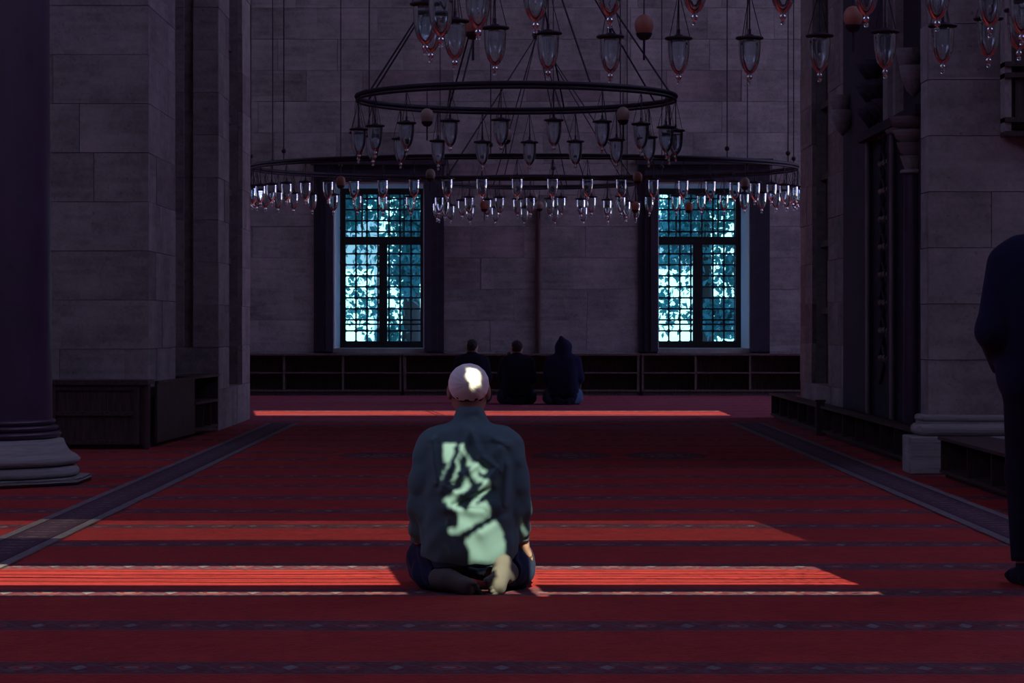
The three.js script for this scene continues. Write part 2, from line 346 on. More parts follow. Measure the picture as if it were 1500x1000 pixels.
{ // right far pier
  const p = thing('stone_pier', 'ashlar pier with dark red slot between right window and carved portal', 'pier');
  const c = coursesTo(5.8, .45, [.42]);
  part('core', boxAt(3.76, 7, 0, PIER_TOP, -32, -27.75), M.mortar, p);
  part('core', merge([boxAt(3.55, 3.76, 0, .42, -30.8, -29.3), boxAt(3.55, 3.76, 0, PIER_TOP, -29.3, -27.75), boxAt(3.55, 3.76, 0, PIER_TOP, -32, -30.8)]), M.mortar, p);
  ashlar(p, V(3.5, 0, -27.7), V(1, 0, 0), V(0, 0, 1), 3.5, c, .9);
  ashlar(p, V(3.5, 0, -32), V(0, 0, 1), V(-1, 0, 0), 4.3, c, 1.0, [[1.2, 2.7, .42, 5.8]]);
  part('slot_panel', boxAt(3.66, 3.76, .42, 9, -30.8, -29.3), M.redPanel, p);
  for (const y of [1.2, 1.95, 2.7, 3.5]) part('panel_rail', boxAt(3.6, 3.66, y, y + .07, -30.8, -29.3), M.wood, p);
  part('panel_stile', boxAt(3.58, 3.66, .42, 9, -29.55, -29.3), M.wood, p);
}
{ // right near pier on its moulded base
  const p = thing('stone_pier', 'pale ashlar pier on moulded base behind the standing man', 'pier');
  part('core', boxAt(3.15, 6.5, .4, 7.6, -20.2, -19.9), M.mortar, p);
  ashlar(p, V(3.1, 0, -19.85), V(1, 0, 0), V(0, 0, 1), 3.4, coursesTo(4.9, .4, [], .42), 1.05);
  ashlar(p, V(3.1, 0, -20.2), V(0, 0, 1), V(-1, 0, 0), .34, coursesTo(4.9, .4, [], .42), .6);
  part('plinth', new RoundedBoxGeometry(3.6, .275, .4, 3, .012), M.baseStone, p, 4.755, .1375, -19.95);
  part('torus', new RoundedBoxGeometry(3.56, .085, .46, 6, .041), M.baseStone, p, 4.80, .318, -19.99);
  part('fillet', boxAt(3.06, 6.5, .36, .378, -20.19, -19.8), M.baseStone, p);
  part('upper_torus', new RoundedBoxGeometry(3.48, .05, .40, 6, .024), M.baseStone, p, 4.79, .402, -20.01);
}
{ // left round column of dark stone
  const p = thing('round_column', 'dark round column on pale moulded stone base standing on red carpet', 'column', [-3.66, 0, -18.75]);
  part('shaft', lathe([[0.57, .34], [.555, 2], [.54, 5], [.5, 14]], 56), M.porphyry, p);
  part('collar_ring', lathe([[.56, .44], [.585, .435], [.595, .42], [.585, .405], [.575, .40]], 56), M.porphyry, p);
  part('collar_ring', lathe([[.575, .40], [.6, .395], [.612, .38], [.6, .362], [.585, .358]], 56), M.porphyry, p);
  part('collar_ring', lathe([[.585, .358], [.62, .352], [.632, .336], [.62, .318], [.6, .31]], 56), M.porphyry, p);
  part('base_moulding', lathe([[.58, .31], [.645, .3], [.66, .26], [.69, .215], [.735, .19], [.76, .165], [.75, .14], [.70, .125]], 56), M.baseStone, p);
  part('base_torus', lathe([[.68, .125], [.73, .12], [.755, .09], [.75, .06], [.71, .045]], 56), M.baseStone, p);
  part('octagon_plinth', lathe([[0, .045], [.86, .045], [.86, 0], [0, 0]], 8).rotateY(Math.PI / 8), M.baseStone, p);
}
// ---------------------------------------------------------------- carved portal between the right piers (almost black: the unlit recess shade is in the colour)
{
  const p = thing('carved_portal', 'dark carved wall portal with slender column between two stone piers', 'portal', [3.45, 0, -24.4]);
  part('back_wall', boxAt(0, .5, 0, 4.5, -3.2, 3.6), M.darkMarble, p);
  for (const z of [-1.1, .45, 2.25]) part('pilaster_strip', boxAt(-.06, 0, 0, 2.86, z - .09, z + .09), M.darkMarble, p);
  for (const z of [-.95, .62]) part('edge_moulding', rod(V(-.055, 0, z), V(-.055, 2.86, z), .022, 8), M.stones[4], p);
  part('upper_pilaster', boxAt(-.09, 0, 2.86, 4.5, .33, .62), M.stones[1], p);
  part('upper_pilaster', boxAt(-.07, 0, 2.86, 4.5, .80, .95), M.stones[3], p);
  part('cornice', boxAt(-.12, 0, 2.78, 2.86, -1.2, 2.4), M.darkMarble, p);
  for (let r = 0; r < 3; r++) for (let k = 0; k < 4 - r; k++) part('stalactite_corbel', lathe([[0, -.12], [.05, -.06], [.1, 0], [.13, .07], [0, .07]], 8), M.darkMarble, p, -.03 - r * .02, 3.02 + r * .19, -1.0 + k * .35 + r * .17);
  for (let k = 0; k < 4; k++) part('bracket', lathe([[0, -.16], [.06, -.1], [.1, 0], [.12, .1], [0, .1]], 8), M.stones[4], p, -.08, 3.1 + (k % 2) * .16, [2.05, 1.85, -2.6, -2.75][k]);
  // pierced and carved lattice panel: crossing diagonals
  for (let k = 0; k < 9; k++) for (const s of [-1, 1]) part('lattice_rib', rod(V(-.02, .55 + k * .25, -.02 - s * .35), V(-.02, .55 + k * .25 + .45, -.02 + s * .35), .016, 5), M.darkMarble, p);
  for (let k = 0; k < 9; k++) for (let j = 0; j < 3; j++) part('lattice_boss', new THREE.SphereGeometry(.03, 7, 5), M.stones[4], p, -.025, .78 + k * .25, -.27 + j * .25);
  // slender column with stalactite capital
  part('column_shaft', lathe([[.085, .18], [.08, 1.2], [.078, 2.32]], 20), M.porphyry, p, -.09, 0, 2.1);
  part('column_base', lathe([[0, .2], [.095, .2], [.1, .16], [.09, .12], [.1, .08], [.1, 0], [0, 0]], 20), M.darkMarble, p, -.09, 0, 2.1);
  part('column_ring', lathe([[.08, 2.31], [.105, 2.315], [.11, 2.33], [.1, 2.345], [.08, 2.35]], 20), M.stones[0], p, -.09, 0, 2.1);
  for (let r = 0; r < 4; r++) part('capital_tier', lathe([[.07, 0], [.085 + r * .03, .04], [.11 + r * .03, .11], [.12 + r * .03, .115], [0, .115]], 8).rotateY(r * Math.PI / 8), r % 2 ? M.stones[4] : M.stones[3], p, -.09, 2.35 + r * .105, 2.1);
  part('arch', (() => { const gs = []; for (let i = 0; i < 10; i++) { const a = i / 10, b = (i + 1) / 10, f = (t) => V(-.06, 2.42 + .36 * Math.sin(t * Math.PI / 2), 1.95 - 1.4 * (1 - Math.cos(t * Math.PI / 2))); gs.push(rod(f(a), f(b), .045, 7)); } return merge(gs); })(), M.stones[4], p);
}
{ // wooden balcony on the near pier
  const p = thing('wooden_balcony', 'dark wooden balcony front fixed high on the pale right pier', 'balcony', [3.62, 2.44, -19.83]);
  part('front_panel', boxAt(.04, 2.6, .06, 3.2, 0, .12), M.wood, p);
  for (const y of [0, .1, .42, .5]) part('rail', boxAt(0, 2.6, y, y + .035, .0, .2), M.wood, p);
  for (let k = 0; k < 7; k++) part('baluster', boxAt(.08 + k * .34, .13 + k * .34, .135, .42, .08, .16), M.wood, p);
  part('corner_post', boxAt(0, .05, .035, 3.2, .0, .17), M.stones[3], p);
}
// ---------------------------------------------------------------- shelving
// open rack in its own axes: runs along +x from 0 to L, front at z = 0, body to z = -D; rows of cells
function rack(o, L, H, D, xs, rows, foot = .05, t = .028, wood = M.wood) {
  part('back_panel', boxAt(0, L, foot, H, -D, -D + .02), wood, o);
  part('top_board', boxAt(-.01, L + .01, H - t, H, -D, .012), wood, o);
  part('bottom_board', boxAt(0, L, foot, foot + t, -D + .02, 0), wood, o);
  part('plinth_board', boxAt(.02, L - .02, 0, foot, -D + .02, -.04), wood, o);
  for (let r = 1; r < rows; r++) { const y = foot + (H - t - foot) * r / rows; part('shelf', boxAt(.0, L, y, y + t * .8, -D + .02, -.004), wood, o); }
  xs.forEach(([x, w, m]) => part('divider', boxAt(x - w / 2, x + w / 2, foot + t, H - t, -D + .02, -.008), m ?? wood, o));
  return o;
}
{ // along the back wall: three units
  const cells = (L, n) => Array.from({ length: n + 1 }, (_, i) => [Math.min(L - .02, Math.max(.02, L * i / n)), .032]);
  [['left window', -5.1, 3.58], ['middle of the back wall', -1.49, 3.58], ['right window', 2.12, 3.3]].forEach(([w, x, L], i) => {
    const o = thing('shoe_rack', i === 1 ? 'low dark wooden shoe rack behind the three seated people' : `low dark wooden shoe rack below the ${w}`, 'shoe rack', [x, 0, BACK + .55], 0, 'shoe racks along the window wall');
    rack(o, L, .635, .42, cells(L, 4), 2, .06, .028, M.paleWood);
  });
}
{ // left cabinet, front
  const o = thing('wooden_cabinet', 'dark wooden cabinet standing against the left pier, beside dark column', 'cabinet', [-4.6, 0, -23.7]);
  part('body', boxAt(0, 1.5, .04, .56, -.40, -.03), M.wood, o);
  part('top_board', boxAt(-.02, 1.53, .56, .6, -.41, .02), M.wood, o);
  part('plinth_board', boxAt(.02, 1.5, 0, .04, -.4, -.06), M.wood, o);
  for (const x of [.02, .7, 1.43]) part('stile', boxAt(x - .025, x + .025, .04, .56, -.03, -.004), M.wood, o);
  for (const y of [.06, .31, .53]) part('rail', boxAt(0, 1.45, y - .018, y + .018, -.03, -.008), M.wood, o);
  part('corner_post', boxAt(1.5, 1.535, 0, .56, -.05, .0), M.wood, o);
}
{ // left cabinet, side, following the pier
  const o = thing('open_cabinet', 'dark wooden side cabinet with open shelf end along the left pier', 'cabinet', [-3.046, 0, -24.14], Math.PI / 2 - .052);
  part('body', boxAt(0, 2.02, .04, .56, -.022, 0), M.wood, o);
  part('top_board', merge([boxAt(0, 2.02, .56, .585, -.022, .012), boxAt(2.02, 3.47, .56, .585, -.3, .012)]), M.wood, o);
  part('back_panel', boxAt(2.04, 3.47, .04, .56, -.3, -.27), M.wood, o);
  part('bottom_board', boxAt(2.04, 3.47, .05, .08, -.27, 0), M.wood, o);
  part('shelf', boxAt(2.04, 3.47, .31, .335, -.27, .004), M.wood, o);
  for (const x of [2.06, 2.57, 3.02, 3.45]) part('divider', boxAt(x - .012, x + .012, .08, .31, -.27, -.004), M.wood, o);
  part('end_panel', boxAt(3.44, 3.47, .04, .56, -.27, 0), M.wood, o);
}
{ // right: low racks along the aisle, their open side towards the carpet (-x)
  const mk = (label, zFar, zNear, divs) => {
    const o = thing('low_shoe_rack', label, 'shoe rack', [3.11, 0, zFar], -Math.PI / 2, 'low racks along the right side');
    return rack(o, zNear - zFar, .29, zFar < -20 ? .14 : .36, divs.map((d) => [Math.min(zNear - zFar - .015, Math.max(.015, -d - zFar)), .03]), 1, .035, .022);
  };
  mk('low dark wooden shoe rack along the foot of the red slot pier', -31.6, -26.62, [31.58, 30.6, 29.75, 28.75, 27.85, 27.2, 26.64]);
  mk('low dark wooden shoe rack in front of the carved portal', -26.54, -20.6, [26.52, 25.7, 25, 24.05, 23.4, 22.5, 21.7, 20.95]);
  mk('low dark wooden shoe rack between the pier base and the standing man', -19.4, -13.6, [19.4, 18.3, 17.4, 16.5, 15.6, 14.6, 13.7]);
  const t = thing('rack_post', 'dark post standing between two low racks before the right pier', 'post', [3.1, 0, -26.58]);
  part('post_body', boxAt(-.04, .04, 0, .33, -.026, .026), M.wood, t);
  part('post_cap', boxAt(-.05, .05, .33, .35, -.028, .028), M.wood, t);
}
// ---------------------------------------------------------------- chandeliers: iron rings, glass lamps, eggs
const CAP_Y = 2.78;
const glassGeo = lathe([
  [.060, -.004], [.0635, -.006], [.0645, -.02], [.064, -.06], [.061, -.10], [.054, -.14], [.043, -.172], [.028, -.195], [.014, -.205], [.010, -.213], [.016, -.221], [.017, -.229], [.010, -.238], [.0001, -.242],
  [.0001, -.2035], [.013, -.2015], [.0262, -.192], [.0408, -.1695], [.0515, -.1385], [.0583, -.0985], [.0613, -.06], [.0618, -.02], [.060, -.004]], 24);
const knobGeo = new THREE.SphereGeometry(.0125, 10, 8);
const capGeo = merge([lathe([[.0001, .02], [.022, .018], [.03, .008], [.078, .004], [.084, -.004], [.078, -.012], [.055, -.012], [.0001, -.012]], 22), rod(V(0, .01, 0), V(0, .05, 0), .009, 7)]);
function makeLamp(drop, sway) {               // origin at the cap; three thin chains up to the ring
  const o = new THREE.Group(); o.name = 'glass_lamp';
  part('cap', capGeo, M.iron, o);
  const g = part('glass_bowl', glassGeo, M.glass, o, 0, -.01, 0);
  part('glass_finial', knobGeo, M.glassBead, g, 0, -.253, 0);
  for (let k = 0; k < 3; k++) { const a = k * 2.094 + sway; part('chain', rod(V(.07 * Math.cos(a), 0, .07 * Math.sin(a)), V(.006 * Math.cos(a), drop, .006 * Math.sin(a)), .0028, 5), M.iron, o); }
  part('wick_rod', rod(V(0, .04, 0), V(0, drop, 0), .0045, 5), M.iron, o);
  return o;
}
const eggGeo = lathe(Array.from({ length: 15 }, (_, i) => { const t = i / 14 * Math.PI; return [Math.max(.0001, .056 * Math.sin(t) * (1 + .09 * Math.cos(t))), .07 * Math.cos(t)]; }), 20);
function makeEgg(up, red) {                    // origin at the egg's middle
  const o = new THREE.Group(); o.name = 'hanging_egg';
  part('egg', eggGeo, red ? M.eggRed : M.egg, o);
  part('egg_cup', lathe([[.0001, -.085], [.025, -.08], [.042, -.062], [.049, -.042], [.044, -.045], [.0001, -.06]], 16), M.iron, o);
  part('tassel', rod(V(0, -.08, 0), V(0, -.2, 0), .008, 6), M.iron, o);
  part('cord', rod(V(0, .068, 0), V(0, up, 0), .004, 5), M.iron, o);
  return o;
}
function chandelier(cx, d, rx, rz, ringY, n, phase, wire, texts, eggs) {
  const top = TOP - .002, z = -d;
  const c = thing('iron_chandelier', texts.ring, 'chandelier', [cx, ringY, z], 0, undefined);
  const P = (a, k = 1) => V(rx * Math.sin(a) * k, 0, -rz * Math.cos(a) * k);       // a = 0 is the far side
  class Ring extends THREE.Curve { getPoint(t, v = new THREE.Vector3()) { return v.copy(P(t * Math.PI * 2)); } }
  part('ring', new THREE.TubeGeometry(new Ring(), 120, .021, 8, true), M.iron, c);
  part('ring_flange', new THREE.TubeGeometry(new Ring(), 120, .012, 6, true).translate(0, -.035, 0), M.iron, c);
  for (let k = 0; k < wire.n; k++) {
    const a = k / wire.n * Math.PI * 2 + wire.phase;
    if (wire.apex) part('stay_chain', rod(P(a), V(0, wire.apex, 0), .0085, 6), M.iron, c);
    else { part('hanger_rod', rod(P(a), P(a).setY(top - ringY), .0075, 6), M.iron, c); part('hanger_knob', new THREE.SphereGeometry(.03, 9, 7), M.iron, c, P(a).x, .12, P(a).z); }
  }
  if (wire.apex) { part('hub', lathe([[.0001, .08], [.05, .06], [.07, 0], [.05, -.06], [.0001, -.08]], 14), M.iron, c, 0, wire.apex, 0); part('main_chain', rod(V(0, wire.apex, 0), V(0, top - ringY, 0), .012, 6), M.iron, c); }
  const drop = ringY - CAP_Y - .049;
  const lamp = makeLamp(drop, .4);
  for (let k = 0; k < n; k++) {
    const p = P(phase + k / n * Math.PI * 2), o = k ? lamp.clone() : lamp;
    o.name = numbered('glass_lamp'); scene.add(o); o.position.set(cx + p.x, CAP_Y, z + p.z); o.rotation.y = rr(0, 6.28);
    tag(o, texts.lamp, 'lamp', texts.group);
  }
  for (const [a0, k, y, red, label] of eggs) {     // angle (moved to the middle between two lamps), share of the radius, height of the egg
    const st = Math.PI * 2 / n, a = phase + (Math.round((a0 - phase) / st - .5) + .5) * st, p = P(a, k), o = makeEgg(ringY - y - .049, red); o.name = numbered('hanging_egg'); scene.add(o);
    o.position.set(cx + p.x, y, z + p.z); tag(o, label, 'egg', texts.eggs);
  }
}
const eggText = (red, where) => `${red ? 'reddish' : 'pale brown'} egg with tassel hanging from ${where}`;
// places of eggs on a ring: x offset from the ring's axis, far (1) or near (-1) half, height
const eggAt = (rx, list, where) => list.map(([x, far, y, red]) => { const a = Math.asin(Math.max(-1, Math.min(1, x / rx))); return [far > 0 ? a : Math.PI - a, 1, y, red, eggText(red, where)]; });
chandelier(1.19, 14.55, 1.6, 1.6, 3.08, 24, -.09, { n: 8, phase: .2, apex: 2.0 },
  { ring: 'iron ring chandelier with glass lamps hung before the carved portal', lamp: 'clear glass bell lamp under the iron ring before the carved portal', group: 'glass lamps of the ring before the portal', eggs: 'eggs on the ring before the portal' },
  eggAt(1.6, [[-1.335, 1, 2.775, true], [-.375, 1, 2.845, true], [.93, 1, 2.87, true]], 'the ring before the carved portal'));
chandelier(.126, 24.0, 1.40, 1.40, 3.08, 20, .094, { n: 8, phase: .33, apex: 2.05 },
  { ring: 'narrow iron ring chandelier on slanting chains in mid hall', lamp: 'clear glass bell lamp under the narrow ring with slanting chains, mid hall', group: 'glass lamps of the mid hall ring', eggs: 'eggs on the mid hall ring' },
  eggAt(1.4, [[-.78, -1, 2.82, false], [.89, -1, 2.84, false], [-.08, 1, 2.84, false]], 'the narrow ring in mid hall'));
chandelier(.28, 34.0, 3.4, 2.4, 3.04, 52, .03, { n: 14, phase: .12 },
  { ring: 'wide iron ring chandelier on upright rods before the windows', lamp: 'clear glass bell lamp under the wide ring before the windows', group: 'glass lamps of the wide ring', eggs: 'eggs on the wide ring' },
  eggAt(3.4, [[-2.1, -1, 2.76, true], [-1.05, -1, 2.82, false], [1.4, -1, 2.79, true], [2.55, -1, 2.76, false], [1.35, 1, 2.64, true], [2.1, 1, 2.62, true], [-.65, 1, 2.66, true]], 'the wide ring before the windows'));
chandelier(.49, 38.2, 1.40, 1.40, 3.08, 20, .2, { n: 8, phase: .33, apex: 2.05 },
  { ring: 'narrow iron ring chandelier hanging close to the back wall', lamp: 'clear glass bell lamp under the narrow ring close to back wall', group: 'glass lamps of the ring by the back wall', eggs: 'eggs on the ring by the back wall' },
  eggAt(1.4, [[.1, -1, 3.0 - .2, false], [.2, 1, 2.8, false]], 'the narrow ring near the back wall'));

// ---------------------------------------------------------------- outside: garden and building behind the windows, added leaf screen behind the rear wall
{ const g = struct('ground_outside'); part('paving', boxAt(-90, 90, -.5, -.41, -150, 70), M.ground, g); part('paving', boxAt(-60, 60, -.41, -.1, -150, BACK - WALL_T - .01), M.ground, g); }
{
  const b = thing('white_building', 'white arcaded building beyond the garden behind the window bars', 'building', [0, -.1, -100]);
  part('wall', boxAt(-26, 26, 5.2, 13, -2, 0), M.whiteWall, b);
  part('back_wall', boxAt(-26, 26, 0, 5.2, -4, -3), M.whiteWall, b);
  for (let k = -6; k <= 6; k++) { part('arcade_pillar', boxAt(k * 4 - .5, k * 4 + .5, 0, 5.2, -1.2, 0), M.whiteWall, b); part('window_opening', boxAt(k * 4 + 1.2, k * 4 + 2.8, 7.5, 10.5, -.3, .02), M.ironGrille, b); }
  part('cornice', boxAt(-26.4, 26.4, 13, 13.5, -2, .4), M.whiteWall, b);
}
const leafShape = (() => { const g = new THREE.BufferGeometry(); g.setAttribute('position', new THREE.Float32BufferAttribute([0, -.5, 0, .28, 0, .08, 0, .5, 0, -.28, 0, .08], 3)); g.setIndex([0, 1, 2, 0, 2, 3]); g.computeVertexNormals(); return g; })();
function leaves(name, parent, spots, size, mat) {
  const m = new THREE.InstancedMesh(leafShape, mat, spots.length), q = new THREE.Quaternion(), e = new THREE.Euler(), s = V(0, 0, 0), x = new THREE.Matrix4();
  spots.forEach((p, i) => { q.setFromEuler(e.set(rr(0, 6.28), rr(0, 6.28), rr(0, 6.28))); s.setScalar(size * rr(.7, 1.35)); m.setMatrixAt(i, x.compose(p, q, s)); });
  m.name = name; m.userData.kind = 'stuff'; shade(m); parent.add(m); return m;
}
function tree(label, x, z, h, clumps, n, size) {
  const t = thing('garden_tree', label, 'tree', [x, -.1, z], 0, 'garden trees outside');
  part('trunk', lathe([[.22, 0], [.17, h * .3], [.12, h * .6], [.02, h * .95]], 9), M.bark, t);
  const sp = [];
  for (const [cx, cy, cz, r, few = 1] of clumps) for (let i = 0; i < n * few; i++) { const v = V(rr(-1, 1), rr(-1, 1), rr(-1, 1)); if (v.length() > 1) { i--; continue; } sp.push(v.normalize().multiplyScalar(r * (rnd() + rnd()) * .62).add(V(cx, cy, cz))); }
  leaves('foliage', t, sp, size, M.leaf);
}
tree('leafy garden tree outside the left window behind its grille', -1.75, -53, 5.2, [[-1.6, 4.1, 0, 1.1], [-.2, 3.7, .3, .9], [.0, 2.2, .8, .55], [-1, 4.7, 0, 1.3], [-1.9, 3.0, .5, .5], [.4, 4.4, 0, .8], [-1.3, 3.5, 0, .7], [.1, 3.0, .3, .6], [-1.0, 1.7, 0, .8, .3], [-.4, 1.0, 0, .6, .4], [-.8, 2.6, 0, 1.7, .35]], 700, .17);
tree('leafy garden tree outside the right window behind its grille', 4.0, -54, 5.4, [[-.6, 4.3, 0, 1.2], [.8, 3.7, .3, 1.0], [-.6, 2.9, .8, .7], [.7, 2.3, .5, .7], [.1, 4.8, 0, 1.2], [.3, 1.3, .8, .45], [-.1, 3.5, 0, .9], [-1.0, 1.6, 0, .9, .35], [-.2, 2.4, 0, 1.7, .4]], 700, .17);
// ---------------------------------------------------------------- people: distance fields meshed by surface nets
const smin = (a, b, k) => { const h = Math.max(k - Math.abs(a - b), 0) / k; return Math.min(a, b) - h * h * k * .25; };
const cap3 = (a, b, ra, rb = ra, k = .03) => ({ a, b: b.map((v, i) => v - a[i]), ra, dr: rb - ra, k, l2: Math.max(1e-9, b.reduce((s, v, i) => s + (v - a[i]) ** 2, 0)) });
function capD(c, x, y, z) {
  const px = x - c.a[0], py = y - c.a[1], pz = z - c.a[2], t = Math.min(1, Math.max(0, (px * c.b[0] + py * c.b[1] + pz * c.b[2]) / c.l2));
  return Math.hypot(px - c.b[0] * t, py - c.b[1] * t, pz - c.b[2] * t) - (c.ra + c.dr * t);
}
const caps = (list) => (x, y, z) => { let d = 9; for (const c of list) d = smin(d, capD(c, x, y, z), c.k); return d; };
const ell = (c, r) => (x, y, z) => { const a = (x - c[0]) / r[0], b = (y - c[1]) / r[1], e = (z - c[2]) / r[2], k0 = Math.hypot(a, b, e), k1 = Math.hypot(a / r[0], b / r[1], e / r[2]); return k1 < 1e-6 ? -Math.min(...r) : k0 * (k0 - 1) / k1; };
function nets(f, lo, hi, cell) {
  const n = lo.map((v, i) => Math.ceil((hi[i] - v) / cell) + 1), [nx, ny, nz] = n, val = new Float32Array(nx * ny * nz);
  for (let k = 0, i = 0; k < nz; k++) for (let j = 0; j < ny; j++) for (let m = 0; m < nx; m++, i++) val[i] = f(lo[0] + m * cell, lo[1] + j * cell, lo[2] + k * cell);
  const id = new Int32Array(val.length).fill(-1), pos = [], idx = [], at = (m, j, k) => (k * ny + j) * nx + m;
  for (let k = 0; k < nz - 1; k++) for (let j = 0; j < ny - 1; j++) for (let m = 0; m < nx - 1; m++) {
    let mask = 0; const v = [];
    for (let c = 0; c < 8; c++) { const q = val[at(m + (c & 1), j + (c >> 1 & 1), k + (c >> 2))]; v.push(q); if (q < 0) mask |= 1 << c; }
    if (mask === 0 || mask === 255) continue;
    let x = 0, y = 0, z = 0, w = 0;
    for (let a = 0; a < 8; a++) for (const e of [1, 2, 4]) { const b = a | e; if (b === a || (v[a] < 0) === (v[b] < 0)) continue; const t = v[a] / (v[a] - v[b]); x += (a & 1) + (e === 1 ? t : 0); y += (a >> 1 & 1) + (e === 2 ? t : 0); z += (a >> 2) + (e === 4 ? t : 0); w++; }
    id[at(m, j, k)] = pos.length / 3; pos.push(lo[0] + (m + x / w) * cell, lo[1] + (j + y / w) * cell, lo[2] + (k + z / w) * cell);
  }
  for (let k = 1; k < nz - 1; k++) for (let j = 1; j < ny - 1; j++) for (let m = 1; m < nx - 1; m++) {
    const a = val[at(m, j, k)] < 0;
    const quad = (p, q, r, s, flip) => { if (flip) idx.push(p, r, q, p, s, r); else idx.push(p, q, r, p, r, s); };
    if (a !== val[at(m + 1, j, k)] < 0) quad(id[at(m, j - 1, k - 1)], id[at(m, j, k - 1)], id[at(m, j, k)], id[at(m, j - 1, k)], !a);
    if (a !== val[at(m, j + 1, k)] < 0) quad(id[at(m - 1, j, k - 1)], id[at(m - 1, j, k)], id[at(m, j, k)], id[at(m, j, k - 1)], !a);
    if (a !== val[at(m, j, k + 1)] < 0) quad(id[at(m - 1, j - 1, k)], id[at(m, j - 1, k)], id[at(m, j, k)], id[at(m - 1, j, k)], !a);
  }
  const g = new THREE.BufferGeometry(), nor = new Float32Array(pos.length), e = cell * .6, uv = new Float32Array(pos.length / 3 * 2);
  for (let i = 0; i < pos.length; i += 3) {
    const [x, y, z] = [pos[i], pos[i + 1], pos[i + 2]], gx = f(x + e, y, z) - f(x - e, y, z), gy = f(x, y + e, z) - f(x, y - e, z), gz = f(x, y, z + e) - f(x, y, z - e), l = Math.hypot(gx, gy, gz) || 1;
    nor[i] = gx / l; nor[i + 1] = gy / l; nor[i + 2] = gz / l;
    uv[i / 3 * 2] = Math.atan2(x, z) * .16; uv[i / 3 * 2 + 1] = y;
  }
  g.setAttribute('position', new THREE.Float32BufferAttribute(pos, 3)); g.setAttribute('normal', new THREE.BufferAttribute(nor, 3)); g.setAttribute('uv', new THREE.BufferAttribute(uv, 2));
  g.setIndex(idx); return g;
}
const add3 = (a, b, s = 1) => a.map((v, i) => v + b[i] * s), sub3 = (a, b) => add3(a, b, -1), len3 = (a) => Math.hypot(...a), nrm3 = (a) => a.map((v) => v / (len3(a) || 1));
const cross3 = (a, b) => [a[1] * b[2] - a[2] * b[1], a[2] * b[0] - a[0] * b[2], a[0] * b[1] - a[1] * b[0]], mix3 = (a, b, t) => a.map((v, i) => v + (b[i] - v) * t);

// hand: wrist w, direction of the fingers d, back of the hand up n, thumb on side s (+1: cross(d, n))
function handCaps(w, d, n, s, curl = .5) {
  d = nrm3(d); let side = nrm3(cross3(d, n)); n = nrm3(cross3(side, d)); side = side.map((v) => v * s);
  const at = (f, l, u) => add3(add3(add3(w, d, f), side, l), n, u), out = [cap3(w, at(.03, 0, 0), .027, .03, .02)];
  for (const [l, f] of [[.027, .085], [.01, .09], [-.009, .088], [-.026, .08]]) out.push(cap3(at(.02, l * .6, 0), at(f, l, 0), .016, .0125, .014));
  [[.027, .086, .072], [.010, .091, .08], [-.009, .088, .074], [-.026, .081, .058]].forEach(([l, f, len]) => {
    let p = at(f, l, .001), ang = .15 * curl;
    [.44, .32, .24].forEach((q, j) => { ang += curl * [.35, .55, .4][j]; const e = add3(add3(p, d, len * q * Math.cos(ang)), n, -len * q * Math.sin(ang)); out.push(cap3(p, e, .0092 - j * .0008, .0086 - j * .0009, .004)); p = e; });
  });
  let p = at(.025, .026, -.004), q = at(.055, .05, -.012), r = at(.085, .056, -.02);
  out.push(cap3(p, q, .0135, .0112, .012), cap3(q, r, .0105, .0085, .004));
  return out;
}
// foot: ankle a, heel h, ball b (of the foot), toe direction t, up direction of the instep u
function footCaps(a, h, b, t, u) {
  t = nrm3(t); const side = nrm3(cross3(t, u)), out = [cap3(a, h, .036, .03, .03), cap3(h, b, .029, .027, .03), cap3(a, mix3(h, b, .75), .032, .024, .035), cap3(add3(b, side, -.026), add3(b, side, .026), .017, .018, .02)];
  [-.034, -.017, -.001, .014, .031].forEach((l, i) => { const p = add3(b, side, l), L = [.03, .035, .038, .04, .044][i]; out.push(cap3(p, add3(p, t, L), .0085 + (i === 4 ? .004 : 0), .0075 + (i === 4 ? .004 : 0), .004)); });
  return out;
}
function headField(c, yaw, pitch, s = 1, cy = Math.cos(yaw), sy = Math.sin(yaw), cp = Math.cos(pitch), sp = Math.sin(pitch)) {   // looks to -z; c = middle of the skull
  const skull = ell([0, .012, .012], [.075, .088, .096]), jaw = caps([cap3([0, -.055, -.03], [0, -.085, -.062], .05, .03, .03), cap3([-.035, -.05, -.01], [.035, -.05, -.01], .035, .035, .03)]);
  const feat = caps([cap3([0, .0, -.086], [0, -.03, -.104], .008, .012, .012), cap3([-.04, .022, -.078], [.04, .022, -.078], .01, .01, .012), cap3([-.018, -.062, -.083], [.018, -.062, -.083], .008, .008, .01), cap3([-.031, .0, -.076], [-.031, .001, -.077], .0125, .0125, .003), cap3([.031, .0, -.076], [.031, .001, -.077], .0125, .0125, .003)]);
  const ear = (q) => ell([.081 * q, -.012, .012], [.012, .034, .02]), e1 = ear(1), e2 = ear(-1);
  return (x, y, z) => {
    let px = (x - c[0]) / s, py = (y - c[1]) / s, pz = (z - c[2]) / s, qx = px * cy - pz * sy, qz = px * sy + pz * cy, ry = py * cp - qz * sp, rz = py * sp + qz * cp;
    let d = smin(skull(qx, ry, rz), jaw(qx, ry, rz), .04); d = smin(d, feat(qx, ry, rz), .012);
    return s * Math.min(d, smin(e1(qx, ry, rz), e2(qx, ry, rz), .001));
  };
}
const bounds = (list, m) => [[0, 1, 2].map((i) => Math.min(...list.map((c) => Math.min(c.a[i], c.a[i] + c.b[i]) - c.ra - Math.max(0, c.dr))) - m), [0, 1, 2].map((i) => Math.max(...list.map((c) => Math.max(c.a[i], c.a[i] + c.b[i]) + c.ra + Math.max(0, c.dr))) + m)];
